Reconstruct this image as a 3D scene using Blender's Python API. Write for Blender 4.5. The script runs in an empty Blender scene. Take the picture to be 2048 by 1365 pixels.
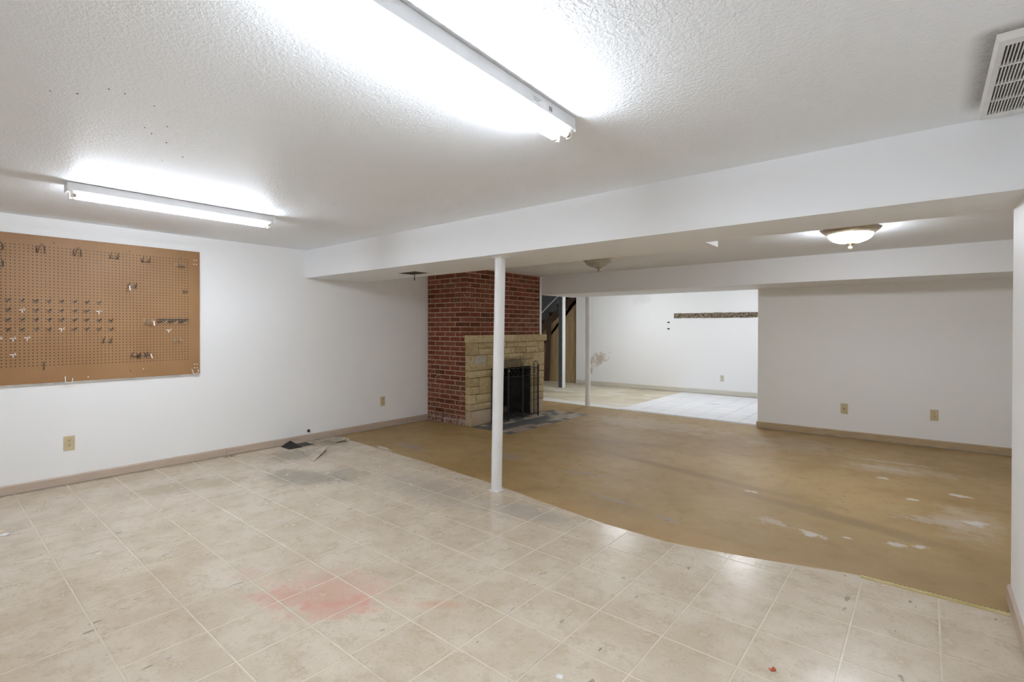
import bpy, bmesh, math, random
from mathutils import Vector, Matrix
random.seed(7)
scn = bpy.context.scene
COL = scn.collection

# ------------------------------------------------------------------ camera, world, exposure
F_PX, CY, YAW, PITCH, ROLL = 996.116, 661.645, 39.8262, 0.34022, 0.10068
def make_camera():
    y, p, r = (math.radians(a) for a in (YAW, PITCH, ROLL))
    fw = Vector((-math.sin(y)*math.cos(p), math.cos(y)*math.cos(p), -math.sin(p)))
    rt = Vector((math.cos(y), math.sin(y), 0)); up = rt.cross(fw)
    rt2 = rt*math.cos(r) + up*math.sin(r); up2 = up*math.cos(r) - rt*math.sin(r)
    cd = bpy.data.cameras.new('camera'); cd.sensor_width = 36; cd.sensor_fit = 'HORIZONTAL'
    cd.lens = F_PX*36/2048; cd.shift_y = (CY-682.5)/2048; cd.clip_start = .02
    co = bpy.data.objects.new('camera', cd); COL.objects.link(co)
    m = Matrix((rt2, up2, -fw)).transposed().to_4x4(); m.translation = (5.5432, 0, 1.3297)
    co.matrix_world = m; scn.camera = co
make_camera()
w = bpy.data.worlds.new('world'); scn.world = w; w.use_nodes = True
w.node_tree.nodes['Background'].inputs[0].default_value = (.8, .85, .9, 1)
w.node_tree.nodes['Background'].inputs[1].default_value = 0.0
scn.view_settings.view_transform = 'Standard'; scn.view_settings.look = 'None'
scn.view_settings.gamma = 1; scn.view_settings.use_curve_mapping = False
scn.view_settings.exposure = 0.0
scn.cycles.use_adaptive_sampling = True; scn.cycles.adaptive_threshold = .12; scn.cycles.adaptive_min_samples = 16; scn.cycles.use_light_tree = False
scn.cycles.max_bounces = 7; scn.cycles.diffuse_bounces = 7; scn.cycles.glossy_bounces = 2; scn.cycles.caustics_reflective = False; scn.cycles.use_denoising = True
TUBE_L, DOME_L, FAR_L = 89.0, 90.0, 93.0       # what the tubes, the lit bowl and the back-room bowls give off

# ------------------------------------------------------------------ materials
class NT:
    def __init__(s, name):
        s.m = bpy.data.materials.new(name); s.m.use_nodes = True
        s.t = s.m.node_tree; s.n = s.t.nodes; s.b = s.n['Principled BSDF']
        s.pos = s.n.new('ShaderNodeNewGeometry').outputs['Position']; s._xyz = None; s.cache = {}
    def link(s, a, b): s.t.links.new(a, b)
    def inp(s, sock, v):
        if hasattr(v, 'is_output'): s.link(v, sock)
        elif isinstance(v, (tuple, list)) and len(v) == 3 and sock.type == 'RGBA': sock.default_value = (*v, 1)
        else: sock.default_value = v
    def math(s, op, a, b=None, clamp=False, c=None):
        n = s.n.new('ShaderNodeMath'); n.operation = op; n.use_clamp = clamp
        s.inp(n.inputs[0], a)
        if b is not None: s.inp(n.inputs[1], b)
        if c is not None: s.inp(n.inputs[2], c)
        return n.outputs[0]
    def xyz(s):
        if s._xyz is None:
            n = s.n.new('ShaderNodeSeparateXYZ'); s.link(s.pos, n.inputs[0]); s._xyz = n.outputs
        return s._xyz
    def noise(s, scale, detail=3, rough=.55, vec=None, stretch=None):
        key = (scale, stretch)
        if key in s.cache: return s.cache[key]
        v = vec or s.pos; detail = min(detail, 4)
        if stretch:
            mp = s.n.new('ShaderNodeMapping'); mp.inputs['Scale'].default_value = stretch; s.link(v, mp.inputs[0]); v = mp.outputs[0]
        n = s.n.new('ShaderNodeTexNoise'); n.inputs['Scale'].default_value = scale
        n.inputs['Detail'].default_value = detail; n.inputs['Roughness'].default_value = rough
        s.link(v, n.inputs['Vector']); s.cache[key] = n.outputs['Fac']; return n.outputs['Fac']
    def voro(s, scale, feature='F1', out='Distance'):
        n = s.n.new('ShaderNodeTexVoronoi'); n.feature = feature; n.inputs['Scale'].default_value = scale
        s.link(s.pos, n.inputs['Vector']); return n.outputs[out]
    def ramp(s, v, lo, hi):
        n = s.n.new('ShaderNodeMapRange'); n.clamp = True; n.interpolation_type = 'SMOOTHSTEP'
        s.inp(n.inputs[0], v); n.inputs[1].default_value = lo; n.inputs[2].default_value = hi
        return n.outputs[0]
    def mix(s, f, a, b, mode='MIX'):
        n = s.n.new('ShaderNodeMix'); n.data_type = 'RGBA'; n.blend_type = mode
        s.inp(n.inputs[0], f); s.inp(n.inputs[6], a); s.inp(n.inputs[7], b); return n.outputs[2]
    def rand(s): return s.n.new('ShaderNodeObjectInfo').outputs['Random']
    def blob(s, x, y, rx, ry, rot=0, ax=(0, 1), wob=.5, nscale=9):
        """soft-edged patch of the surface, ragged by noise"""
        P = s.xyz(); c, sn = math.cos(rot), math.sin(rot)
        dx = s.math('SUBTRACT', P[ax[0]], x); dy = s.math('SUBTRACT', P[ax[1]], y)
        u = s.math('ADD', s.math('MULTIPLY', dx, c/rx), s.math('MULTIPLY', dy, sn/rx))
        v = s.math('ADD', s.math('MULTIPLY', dx, -sn/ry), s.math('MULTIPLY', dy, c/ry))
        d = s.math('SQRT', s.math('ADD', s.math('MULTIPLY', u, u), s.math('MULTIPLY', v, v)))
        d = s.math('ADD', d, s.math('MULTIPLY', s.math('SUBTRACT', s.noise(nscale, 4, .65), .5), wob*4))
        return s.ramp(d, 1.0, .35)
    def bump(s, h, strength=.3, dist=.002):
        n = s.n.new('ShaderNodeBump'); n.inputs['Strength'].default_value = strength; n.inputs['Distance'].default_value = dist
        s.link(h, n.inputs['Height']); s.link(n.outputs[0], s.b.inputs['Normal'])
    def done(s, color, rough=.5, metal=0, spec=.5):
        s.inp(s.b.inputs['Base Color'], color); s.inp(s.b.inputs['Roughness'], rough)
        s.inp(s.b.inputs['Metallic'], metal); s.inp(s.b.inputs['Specular IOR Level'], spec); return s.m

def plain(name, col, rough=.5, metal=0, spec=.5, vary=.12, nscale=14, bscale=0, bstr=.2, bdist=.001):
    t = NT(name); f = t.ramp(t.noise(nscale, 4), .3, .7)
    c = t.mix(f, tuple(x*(1-vary) for x in col), tuple(min(1, x*(1+vary)) for x in col))
    if bscale: t.bump(t.noise(bscale, 3), bstr, bdist)
    return t.done(c, rough, metal, spec)

def paint(name, col, stains=()):
    t = NT(name); c = col
    for (b, sc, k) in stains: c = t.mix(t.math('MULTIPLY', t.blob(**b), k), c, sc)
    return t.done(c, .55, 0, .35)

WHITE = (.88, .88, .875)
M = {}
M['wall'] = paint('white_wall_paint', WHITE)
M['wall_far'] = paint('white_far_wall_paint', (.86, .86, .855), stains=[
    (dict(x=-.25, y=.62, rx=.30, ry=.17, rot=.4, ax=(0, 2), wob=.55), (.50, .42, .30), .75),
    (dict(x=-.43, y=.44, rx=.12, ry=.09, ax=(0, 2), wob=.5), (.62, .54, .42), .4),
    (dict(x=.75, y=1.95, rx=.28, ry=.16, ax=(0, 2)), (.6, .6, .59), .25)])
def popcorn(name):
    t = NT(name); P = t.xyz()
    c = (.85, .87, .895)
    # grime blown out around the return grille
    dx = t.math('MAXIMUM', t.math('SUBTRACT', 5.70, P[0]), 0.0); dy = t.math('MAXIMUM', t.math('SUBTRACT', 2.10, P[1]), 0.0)
    d = t.math('SQRT', t.math('ADD', t.math('MULTIPLY', dx, dx), t.math('MULTIPLY', dy, dy)))
    near = t.math('MULTIPLY', t.ramp(d, .075, 0.0), t.ramp(P[1], 2.84, 2.65))
    near = t.math('MULTIPLY', near, t.math('ADD', .55, t.math('MULTIPLY', t.noise(80, 2.5, .6), .6)))
    c = t.mix(t.math('MULTIPLY', near, .85, True), c, (.16, .14, .13))
    t.bump(t.noise(80, 2.5, .6), .65, .005)
    return t.done(c, .5, 0, .45)
M['ceiling'] = popcorn('popcorn_ceiling_paint')
M['beam'] = paint('beam_paint', (.875, .885, .90))
M['ceiling_plain'] = paint('plain_ceiling_paint', (.85, .87, .90))
M['post_white'] = plain('white_post_enamel', (.82, .82, .82), .35, 0, .5, .03, 6)

def tan_floor():
    t = NT('tan_painted_concrete')
    c = t.mix(t.ramp(t.noise(1.1, 5, .6), .3, .7), (.325, .212, .085), (.415, .288, .132))
    c = t.mix(t.math('MULTIPLY', t.ramp(t.noise(6, 6, .7), .5, .75), .35), c, (.235, .15, .065))
    c = t.mix(t.math('MULTIPLY', t.ramp(t.noise(28, 4, .7), .55, .8), .25), c, (.45, .35, .22))
    for a in [(3.1, 3.9, .25, .05, .2), (3.7, 3.45, .35, .03, -.1), (4.15, 3.35, .12, .05, 0), (2.2, 3.9, .3, .15, .3), (1.1, 3.55, .35, .1, 0)]:
        c = t.mix(t.math('MULTIPLY', t.blob(*a, wob=.6, nscale=14), .55), c, (.30, .265, .25))
    # long damp band and its pale edge
    for a, k, col in [((3.9, 4.55, 1.3, .10, -.18), .6, (.23, .15, .065)), ((5.0, 4.15, .9, .12, -.22), .55, (.22, .15, .075)), ((2.7, 5.2, .9, .12, .35), .35, (.25, .18, .1)),
                      ((5.75, 4.6, .22, .5, 0), .32, (.56, .49, .40)), ((5.4, 5.9, .6, .2, .3), .35, (.5, .43, .33)), ((4.4, 6.4, .6, .5, 0), .25, (.5, .44, .36)), ((2.6, 6.5, 1.2, .5, 0), .35, (.50, .43, .33)),
                      ((3.0, 3.0, .3, .12, 0), .5, (.55, .50, .44))]:
        c = t.mix(t.math('MULTIPLY', t.blob(*a, wob=.45, nscale=6), k), c, col)
    # flaked paint showing bare grey-white cement
    for a in [(4.98, 3.70, .085, .05, -.1), (5.40, 3.85, .06, .045, .2), (5.52, 3.92, .05, .03, .5), (5.80, 4.62, .09, .06, .4), (5.45, 4.95, .05, .03, .3),
              (5.25, 5.5, .06, .04, 0), (.95, 3.30, .20, .035, -.1), (4.45, 4.35, .06, .025, 0), (5.75, 5.3, .08, .05, .2), (5.15, 3.78, .03, .02, 0)]:
        c = t.mix(t.math('MULTIPLY', t.blob(*a, wob=.9, nscale=14), .85), c, (.60, .57, .53))
    for a in [(4.73, 3.77, .12, .07, -.3), (5.3, 6.2, .4, .06, .1), (5.6, 4.5, .25, .1, .3), (5.2, 5.9, .3, .1, 0)]:
        c = t.mix(t.math('MULTIPLY', t.blob(*a, wob=.8, nscale=14), .4), c, (.52, .48, .44))
    # orange strip left where the vinyl was cut back
    P = t.xyz(); e = t.math('SUBTRACT', P[1], t.math('ADD', 3.02, t.math('MULTIPLY', t.noise(6, 3), .12)))
    st = t.math('MULTIPLY', t.ramp(e, .16, .12), t.ramp(P[0], 3.2, 3.6)); c = t.mix(t.math('MULTIPLY', st, .4), c, (.44, .27, .11))
    # dark scrapes and specks
    sc = t.math('MULTIPLY', t.ramp(t.noise(40, 2, .5, stretch=(.35, 1, 1)), .665, .70), t.ramp(t.noise(1.1), .5, .6))
    c = t.mix(t.math('MULTIPLY', sc, .7), c, (.07, .055, .045))
    t.bump(t.noise(28), .18, .003)
    return t.done(c, t.math('ADD', .38, t.math('MULTIPLY', t.noise(6), .25)), 0, .4)
M['tan_floor'] = tan_floor()

def vinyl(name, base):
    t = NT(name)
    a, b = base
    c = t.mix(t.ramp(t.noise(3.2, 6, .62), .32, .68), a, b)
    c = t.mix(t.math('MULTIPLY', t.ramp(t.noise(9, 6, .7), .47, .70), .6), c, tuple(x*y for x, y in zip(a, (.80, .75, .66))))
    c = t.mix(t.math('MULTIPLY', t.ramp(t.noise(70, 4, .7), .54, .70), .42), c, tuple(x*.6 for x in a))
    for bb, col, k in [((3.22, 1.32, .42, .24, .55), (.62, .33, .25), .5), ((3.42, 1.27, .26, .12, .9), (.62, .26, .20), .4), ((3.12, 1.13, .16, .12, .2), (.6, .30, .22), .4),
                       ((3.75, 1.6, .16, .05, .6), (.58, .3, .2), .4), ((2.75, 1.15, .12, .08, 0), (.58, .32, .25), .3),
                       ((1.3, 2.2, .5, .28, .4), (.22, .205, .17), .6), ((1.55, 2.45, .3, .25, 0), (.28, .25, .2), .45), ((.8, 1.45, .5, .25, 1.2), (.36, .28, .16), .5), ((.5, 2.5, .35, .35, 0), (.22, .18, .11), .55),
                       ((.25, 3.05, .3, .25, 0), (.15, .12, .08), .6), ((.06, 2.06, .08, .05, 1.5), (.20, .10, .03), .8), ((2.4, 2.7, .7, .3, 0), (.42, .38, .34), .5), ((3.3, 2.8, .5, .2, .1), (.40, .36, .33), .55)]:
        c = t.mix(t.math('MULTIPLY', t.blob(*bb, wob=.55, nscale=9), k), c, col)
    sc = t.math('MULTIPLY', t.ramp(t.noise(30, 1.5, .4, stretch=(1, .3, 1)), .70, .725), t.ramp(t.noise(3.2), .48, .6)); c = t.mix(t.math('MULTIPLY', sc, .6), c, (.13, .11, .08))
    t.bump(t.noise(70), .2, .0012)
    return t.done(c, t.math('ADD', .17, t.math('MULTIPLY', t.noise(9), .16)), 0, .5)
M['vinyl'] = vinyl('beige_vinyl_tile_print', ((.57, .478, .358), (.67, .59, .475)))
M['grout'] = plain('cream_vinyl_joint', (.66, .58, .455), .3, 0, .5, .05)
def far_bare():
    t = NT('bare_back_room_slab'); P = t.xyz()
    c = t.mix(t.ramp(t.noise(1.5, 5), .35, .65), (.50, .43, .30), (.62, .55, .42))
    c = t.mix(t.math('MULTIPLY', t.ramp(t.noise(3, 5, .6, stretch=(.4, 1.2, 1)), .52, .64), .7), c, (.72, .71, .66))
    w = t.ramp(t.math('ADD', P[1], t.math('MULTIPLY', t.noise(2.5, 4), .5)), 8.0, 7.8); c = t.mix(t.math('MULTIPLY', w, .8), c, (.74, .74, .71))
    dk = t.blob(-.6, 8.5, .8, .22, 0, wob=.4, nscale=3); c = t.mix(t.math('MULTIPLY', dk, .5), c, (.38, .29, .17))
    t.bump(t.noise(30, 4), .2, .002); return t.done(c, .5)
M['far_bare'] = far_bare()
def white_tile():
    t = NT('white_floor_tile_glaze'); c = t.mix(t.rand(), (.74, .75, .77), (.80, .80, .81))
    c = t.mix(t.math('MULTIPLY', t.blob(2.72, 8.85, .16, .10, .3, wob=.2), .6), c, (.5, .5, .53)); return t.done(c, .4)
M['white_tile'] = white_tile()
M['thinset'] = plain('grey_tile_joint', (.58, .59, .61), .7)
def wood(name, a, b, rough=.45, sc=(3, 40, 40)):
    t = NT(name); c = t.mix(t.ramp(t.noise(2, 5, .6, stretch=sc), .3, .7), a, b); t.bump(t.noise(2, 4, stretch=sc), .1, .001); return t.done(c, rough)
M['base_pink'] = wood('pinkish_baseboard', (.47, .375, .295), (.54, .44, .355), sc=(40, 3, 40))
M['base_tan'] = wood('tan_baseboard', (.42, .31, .185), (.50, .385, .245))
M['base_far'] = wood('pale_baseboard', (.60, .57, .49), (.66, .63, .55))

def brick_mat():
    t = NT('red_brick'); P = t.xyz()
    r = t.rand(); n = t.n.new('ShaderNodeValToRGB'); t.link(r, n.inputs[0])
    cr = n.color_ramp; cr.elements[0].color = (.12, .038, .02, 1); cr.elements[1].color = (.27, .10, .06, 1); cr.elements[1].position = 1
    for p, col in ((.15, (.16, .048, .024, 1)), (.45, (.215, .062, .032, 1)), (.75, (.235, .080, .048, 1)), (.9, (.16, .07, .042, 1))):
        e = cr.elements.new(p); e.color = col
    c = n.outputs[0]
    c = t.mix(t.math('MULTIPLY', t.ramp(t.noise(45, 5, .7), .45, .75), .6), c, (.07, .026, .018))
    sm = t.math('MULTIPLY', t.ramp(t.noise(38, 4, .7), .56, .62), t.ramp(t.noise(2.6, 3), .54, .64)); c = t.mix(t.math('MULTIPLY', sm, .8), c, (.50, .40, .31))
    salt = t.math('MULTIPLY', t.ramp(P[2], .16, .05), t.ramp(t.noise(30, 4), .35, .6)); c = t.mix(t.math('MULTIPLY', salt, .75), c, (.46, .38, .34))
    t.bump(t.noise(110, 4), .5, .003); return t.done(c, .85, 0, .2)
M['brick'] = brick_mat()
M['mortar'] = plain('sand_mortar', (.50, .375, .27), .9, 0, .1, .18, 30, 120, .4, .003)
def stone_mat():
    t = NT('buff_sandstone'); P = t.xyz()
    c = t.mix(t.rand(), (.44, .345, .185), (.60, .49, .29))
    c = t.mix(t.math('MULTIPLY', t.ramp(t.noise(22, 6, .7), .42, .7), .55), c, (.27, .19, .09))
    c = t.mix(t.math('MULTIPLY', t.ramp(t.noise(9, 5, .65), .55, .7), .5), c, (.56, .49, .37))
    gr = t.blob(4.90, .885, .15, .07, .1, ax=(1, 2), wob=.9, nscale=22); c = t.mix(t.math('MULTIPLY', gr, .8), c, (.44, .43, .45))
    pk = t.math('MULTIPLY', t.ramp(P[2], .36, .12), t.ramp(t.noise(14, 4), .38, .55)); c = t.mix(t.math('MULTIPLY', pk, .75), c, (.50, .40, .33))
    soot = t.blob(5.62, .80, .42, .14, 0, ax=(1, 2), wob=.35, nscale=8); c = t.mix(t.math('MULTIPLY', soot, .7), c, (.075, .055, .04))
    t.bump(t.noise(55, 5, .65), .7, .006); return t.done(c, .9, 0, .2)
M['stone'] = stone_mat()
M['stone_joint'] = plain('dark_stone_joint', (.20, .15, .085), .95, 0, .1)
M['soot'] = plain('sooty_firebrick', (.020, .016, .013), .9, 0, .2, .6, 12, 60, .4, .004)
M['ash'] = plain('grey_ash_floor', (.09, .08, .075), .95, 0, .1, .4, 12)
M['slate'] = plain('slate_hearth_tile', (.105, .115, .112), .45, 0, .5, .35, 18, 60, .2)
M['pinktile'] = plain('pinkish_hearth_tile', (.36, .285, .24), .5, 0, .5, .2, 18, 60, .2)
M['beigetile'] = plain('buff_hearth_tile', (.44, .385, .31), .5, 0, .5, .2, 18, 60, .2)
M['iron'] = plain('black_iron', (.009, .008, .007), .5, .0, .5, .2)
def gauze():
    t = NT('fine_wire_gauze'); tr = t.n.new('ShaderNodeBsdfTransparent'); mx = t.n.new('ShaderNodeMixShader')
    mx.inputs[0].default_value = .28; t.link(tr.outputs[0], mx.inputs[1]); t.link(t.b.outputs[0], mx.inputs[2])
    out = [n for n in t.n if n.type == 'OUTPUT_MATERIAL'][0]; t.link(mx.outputs[0], out.inputs[0]); return t.done((.008, .007, .006), .6)
M['gauze'] = gauze()
def pegboard_mat():
    t = NT('brown_hardboard'); P = t.xyz()
    c = t.mix(t.ramp(t.noise(1.4, 3), .3, .7), (.290, .150, .060), (.345, .192, .085))
    c = t.mix(t.math('MULTIPLY', t.ramp(t.noise(200, 2), .5, .7), .25), c, (.21, .105, .04))
    u = t.math('SUBTRACT', t.math('FRACT', t.math('DIVIDE', t.math('SUBTRACT', P[1], 1.7000-.0127), .0254)), .5)
    v = t.math('SUBTRACT', t.math('FRACT', t.math('DIVIDE', t.math('SUBTRACT', P[2], 1.0160-.0127), .0254)), .5)
    d = t.math('SQRT', t.math('ADD', t.math('MULTIPLY', u, u), t.math('MULTIPLY', v, v)))
    hole = t.ramp(d, .205, .14)
    inside = t.math('MULTIPLY', t.math('MULTIPLY', t.ramp(P[1], 1.715, 1.705), t.ramp(P[2], 1.000, 1.008)), t.ramp(P[2], 1.990, 1.983))
    k = t.math('ADD', .10, t.math('MULTIPLY', inside, .85))
    c = t.mix(t.math('MULTIPLY', hole, k), c, (.028, .016, .010))
    return t.done(c, .5, 0, .35)
M['pegboard'] = pegboard_mat()
M['furring'] = plain('grey_white_batten', (.55, .52, .49), .6)
M['steel_dark'] = plain('dark_wire', (.10, .095, .09), .35, .8, .5, .25, 40)
M['steel_zinc'] = plain('bright_zinc_wire', (.55, .54, .52), .35, .6, .5, .2, 40)
M['peg_white'] = plain('white_nylon', (.85, .83, .80), .4)
M['fixture'] = plain('white_enamel_steel', (.80, .80, .80), .35, 0, .5, .02)
M['socket'] = plain('white_lampholder_plastic', (.75, .75, .74), .4)
def glow(name, col, L):
    t = NT(name); t.b.inputs['Emission Color'].default_value = (*col, 1); t.b.inputs['Emission Strength'].default_value = L
    return t.done((.85, .85, .85), .3)
M['tube'] = glow('lit_fluorescent_glass', (.905, .985, 1.10), TUBE_L)
M['bowl_on'] = glow('lit_frosted_glass', (.93, .985, 1.07), DOME_L)
M['bowl_far'] = glow('lit_frosted_glass_back_room', (.94, .985, 1.05), FAR_L)
M['bowl_off'] = plain('unlit_frosted_glass', (.42, .40, .34), .3, 0, .5, .15, 20)
M['nickel'] = plain('brushed_nickel', (.46, .39, .29), .4, .5, .5, .12, 30)
M['ivory'] = plain('ivory_plate', (.60, .50, .31), .35, 0, .5, .05)
M['ivory_far'] = plain('pale_ivory_plate', (.62, .59, .50), .35, 0, .5, .05)
M['slot'] = plain('dark_slot', (.03, .02, .015), .6)
M['screw'] = plain('brass_screw', (.36, .26, .12), .4, .6)
M['grille'] = plain('white_grille_enamel', (.77, .77, .75), .4, 0, .5, .03)
M['duct_dark'] = plain('dark_duct', (.045, .035, .028), .7, 0, .3, .4)
M['black'] = plain('black_sheet', (.02, .017, .016), .6, 0, .3, .2)
M['reg_grey'] = plain('grey_register_steel', (.10, .09, .08), .5, .3)
M['vinyl_back'] = plain('torn_vinyl_edge', (.55, .44, .33), .7)
def strip_mat():
    t = NT('brass_yellow_strip'); c = t.mix(t.ramp(t.noise(9, 4), .35, .7), (.50, .40, .15), (.66, .56, .30)); return t.done(c, .35, .15)
M['strip'] = strip_mat()
def cork():
    t = NT('brown_adhesive_residue'); c = t.mix(t.ramp(t.noise(45, 4, .7), .42, .6), (.055, .042, .032), (.33, .26, .18)); t.bump(t.noise(60, 3), .8, .006); return t.done(c, .9)
M['cork'] = cork()
M['scrap_white'] = plain('white_paper', (.80, .80, .80), .7); M['scrap_red'] = plain('rust_red_paper', (.48, .10, .03), .6, 0, .4, .3, 60)
M['plywood'] = wood('brown_plywood', (.34, .235, .115), (.44, .32, .175), .6, (9, 9, 1.2))
M['stair_wood'] = wood('dark_stair_timber', (.05, .026, .015), (.10, .05, .03), .55, (3, 20, 20))
M['slate_wall'] = plain('slate_blue_paint', (.30, .33, .36), .6, 0, .4, .1)
M['steel_slate'] = plain('slate_grey_post_paint', (.075, .088, .10), .5, 0, .4, .12)
M['old_board'] = wood('weathered_board', (.05, .03, .02), (.10, .06, .04), .7, (20, 20, 2))
M['log'] = wood('charred_log', (.06, .035, .02), (.16, .09, .045), .8)

# ------------------------------------------------------------------ mesh helpers
class MB:
    def __init__(s): s.v = []; s.f = []
    def box(s, x0, x1, y0, y1, z0, z1):
        i = len(s.v); s.v += [(x, y, z) for z in (z0, z1) for y in (y0, y1) for x in (x0, x1)]
        s.f += [tuple(i+k for k in q) for q in ((0, 2, 3, 1), (4, 5, 7, 6), (0, 1, 5, 4), (2, 6, 7, 3), (0, 4, 6, 2), (1, 3, 7, 5))]; return s
    def prism(s, pts, axis, a, b):
        """polygon in the other two axes, swept along axis from a to b"""
        i = len(s.v); n = len(pts)
        for h in (a, b):
            for p, q in pts:
                s.v.append({0: (h, p, q), 1: (p, h, q), 2: (p, q, h)}[axis])
        s.f += [tuple(range(i+n-1, i-1, -1)), tuple(range(i+n, i+2*n))]
        s.f += [(i+k, i+(k+1) % n, i+n+(k+1) % n, i+n+k) for k in range(n)]; return s
    def tube(s, pts, r, n=6, closed=False, cap=True):
        pts = [Vector(p) for p in pts]; rr = r if isinstance(r, (list, tuple)) else [r]*len(pts)
        i0 = len(s.v); m = len(pts); prev = None
        for k, p in enumerate(pts):
            a = pts[k-1] if (k > 0 or closed) else p; b = pts[(k+1) % m] if (k < m-1 or closed) else p
            d = (b-a).normalized() if (b-a).length > 1e-9 else Vector((0, 0, 1))
            if prev is None:
                u = d.orthogonal().normalized()
            else:
                u = (prev - d*prev.dot(d)); u = u.normalized() if u.length > 1e-6 else d.orthogonal().normalized()
            prev = u; w_ = d.cross(u)
            for q in range(n):
                t = 2*math.pi*q/n; s.v.append(tuple(p + (u*math.cos(t) + w_*math.sin(t))*rr[k]))
        rng = range(m if closed else m-1)
        for k in rng:
            k2 = (k+1) % m
            for q in range(n):
                s.f.append((i0+k*n+q, i0+k*n+(q+1) % n, i0+k2*n+(q+1) % n, i0+k2*n+q))
        if cap and not closed:
            s.f.append(tuple(i0+q for q in range(n-1, -1, -1))); s.f.append(tuple(i0+(m-1)*n+q for q in range(n)))
        return s
    def lathe(s, prof, c, n=32):
        i0 = len(s.v)
        for r, z in prof:
            for q in range(n):
                t = 2*math.pi*q/n; s.v.append((c[0]+r*math.cos(t), c[1]+r*math.sin(t), c[2]+z))
        for k in range(len(prof)-1):
            for q in range(n):
                s.f.append((i0+k*n+q, i0+k*n+(q+1) % n, i0+(k+1)*n+(q+1) % n, i0+(k+1)*n+q))
        s.f.append(tuple(i0+q for q in range(n-1, -1, -1))); s.f.append(tuple(i0+(len(prof)-1)*n+q for q in range(n)))
        return s
    def mesh(s, name, mat, bevel=0, smooth=False):
        me = bpy.data.meshes.new(name); me.from_pydata(s.v, [], s.f)
        bm = bmesh.new(); bm.from_mesh(me)
        bmesh.ops.recalc_face_normals(bm, faces=bm.faces)
        if bevel: bmesh.ops.bevel(bm, geom=list(bm.edges), offset=bevel, segments=1, profile=.5, affect='EDGES')
        bm.to_mesh(me); bm.free()
        if smooth:
            for p in me.polygons: p.use_smooth = True
            me.set_sharp_from_angle(angle=math.radians(40))
        me.materials.append(M[mat]); return me
    def obj(s, name, mat, parent=None, bevel=0, smooth=False, loc=None):
        return put(name, s.mesh(name, mat, bevel, smooth), parent, loc)
def put(name, me, parent=None, loc=None, rot=None):
    o = bpy.data.objects.new(name, me); COL.objects.link(o)
    if parent: o.parent = parent
    if loc is not None: o.location = loc
    if rot is not None: o.rotation_euler = rot
    return o
def tag(o, label, cat, group=None, kind=None):
    o['label'] = label; o['category'] = cat
    if group: o['group'] = group
    if kind: o['kind'] = kind
    return o
def thing(name, label, cat, loc=(0, 0, 0), rot=(0, 0, 0), group=None, kind=None):
    return tag(put(name, None, None, loc, rot), label, cat, group, kind)
def copy_tree(o, parent=None):
    c = o.copy(); COL.objects.link(c); c.parent = parent
    for ch in list(o.children): copy_tree(ch, c)
    return c
def B(*a): return MB().box(*a)
def without(r, h):
    """rectangle r minus rectangle h, as rectangles (x0,x1,y0,y1)"""
    x0, x1, y0, y1 = r; a, b, c, d = max(x0, h[0]), min(x1, h[1]), max(y0, h[2]), min(y1, h[3])
    if a >= b or c >= d: return [r]
    out = []
    if x0 < a: out.append((x0, a, y0, y1))
    if b < x1: out.append((b, x1, y0, y1))
    if y0 < c: out.append((a, b, y0, c))
    if d < y1: out.append((a, b, d, y1))
    return out

# ------------------------------------------------------------------ room shell
H, H2 = 2.22, 2.15
XR = 5.858                      # right-hand wall of the front room
YB, ZB, YB2, YB3, XS = 2.907, 1.901, 3.634, 3.375, 4.405     # beam: front, underside, rear, rear of the narrow part, step
YH, ZH, YG = 6.467, 1.856, 7.26 # header front, underside, grey wall
REG = (.045, .235, 2.59, 2.89)  # hole of the floor register
HEARTH = (.885, 1.56, 4.755, 6.575)
fl = MB()
for r in without((-2.8, 7.0, -.8, 7.335), REG):
    for q in without(r, HEARTH): fl.box(*q, -.12, 0)
tag(fl.obj('floor', 'tan_floor'), 'bare tan painted concrete floor with stains and flaked patches in front of the fireplace', 'floor', kind='structure')
tag(B(-2.8, 7.0, 7.335, 10.6, -.12, .002).obj('floor_back_room', 'far_bare'), 'bare beige slab with white mortar smears in the back room', 'floor', kind='structure')
tag(B(-.15, 0, -.9, 4.76, -.1, 2.4).obj('wall_left', 'wall'), 'long white wall that carries the pegboard', 'wall', kind='structure')
tag(B(XR, XR+.13, -.9, YB3, -.1, 2.4).obj('wall_right', 'wall'), 'white wall end at the right-hand picture edge', 'wall', kind='structure')
tag(B(-.15, XR+.13, -.93, -.8, -.1, 2.4).obj('wall_near', 'wall'), 'white wall behind the viewer closing the front room', 'wall', kind='structure')
gw = B(0, 3.35, 0, .11, -.1, 2.3).obj('wall_rear', 'wall', loc=(3.81, 7.195, 0)); gw.rotation_euler[2] = .040
tag(gw, 'plain grey-white partition wall behind the beam, right of the opening', 'wall', kind='structure')
tag(B(XR+.13, 7.0, 3.2, YB3-.02, -.1, 2.4).obj('wall_light_seal', 'wall'), 'unseen short white wall added to seal light behind the right-hand wall end', 'wall', kind='structure')  # out of view, added to keep the rear area light-tight
tag(B(6.95, 7.1, 3.2, 10.7, -.1, 2.4).obj('wall_rear_right', 'wall'), 'white side wall closing the rear area on the right', 'wall', kind='structure')
tag(B(-2.8, .765, 6.428, 6.474, -.1, 2.15).obj('wall_partition', 'wall'), 'white partition end just behind the brick chimney', 'wall', kind='structure')
tag(B(-2.9, -2.75, 6.4, 11.4, -.1, 2.4).obj('wall_back_room_left', 'wall'), 'left side wall of the back room', 'wall', kind='structure')
wf = B(0, 8.0, 0, .12, -.1, 2.4).obj('wall_far', 'wall_far', loc=(-.855, 10.05, 0)); wf.rotation_euler[2] = .035
tag(wf, 'bright white far wall of the back room seen through the opening', 'wall', kind='structure')
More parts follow.
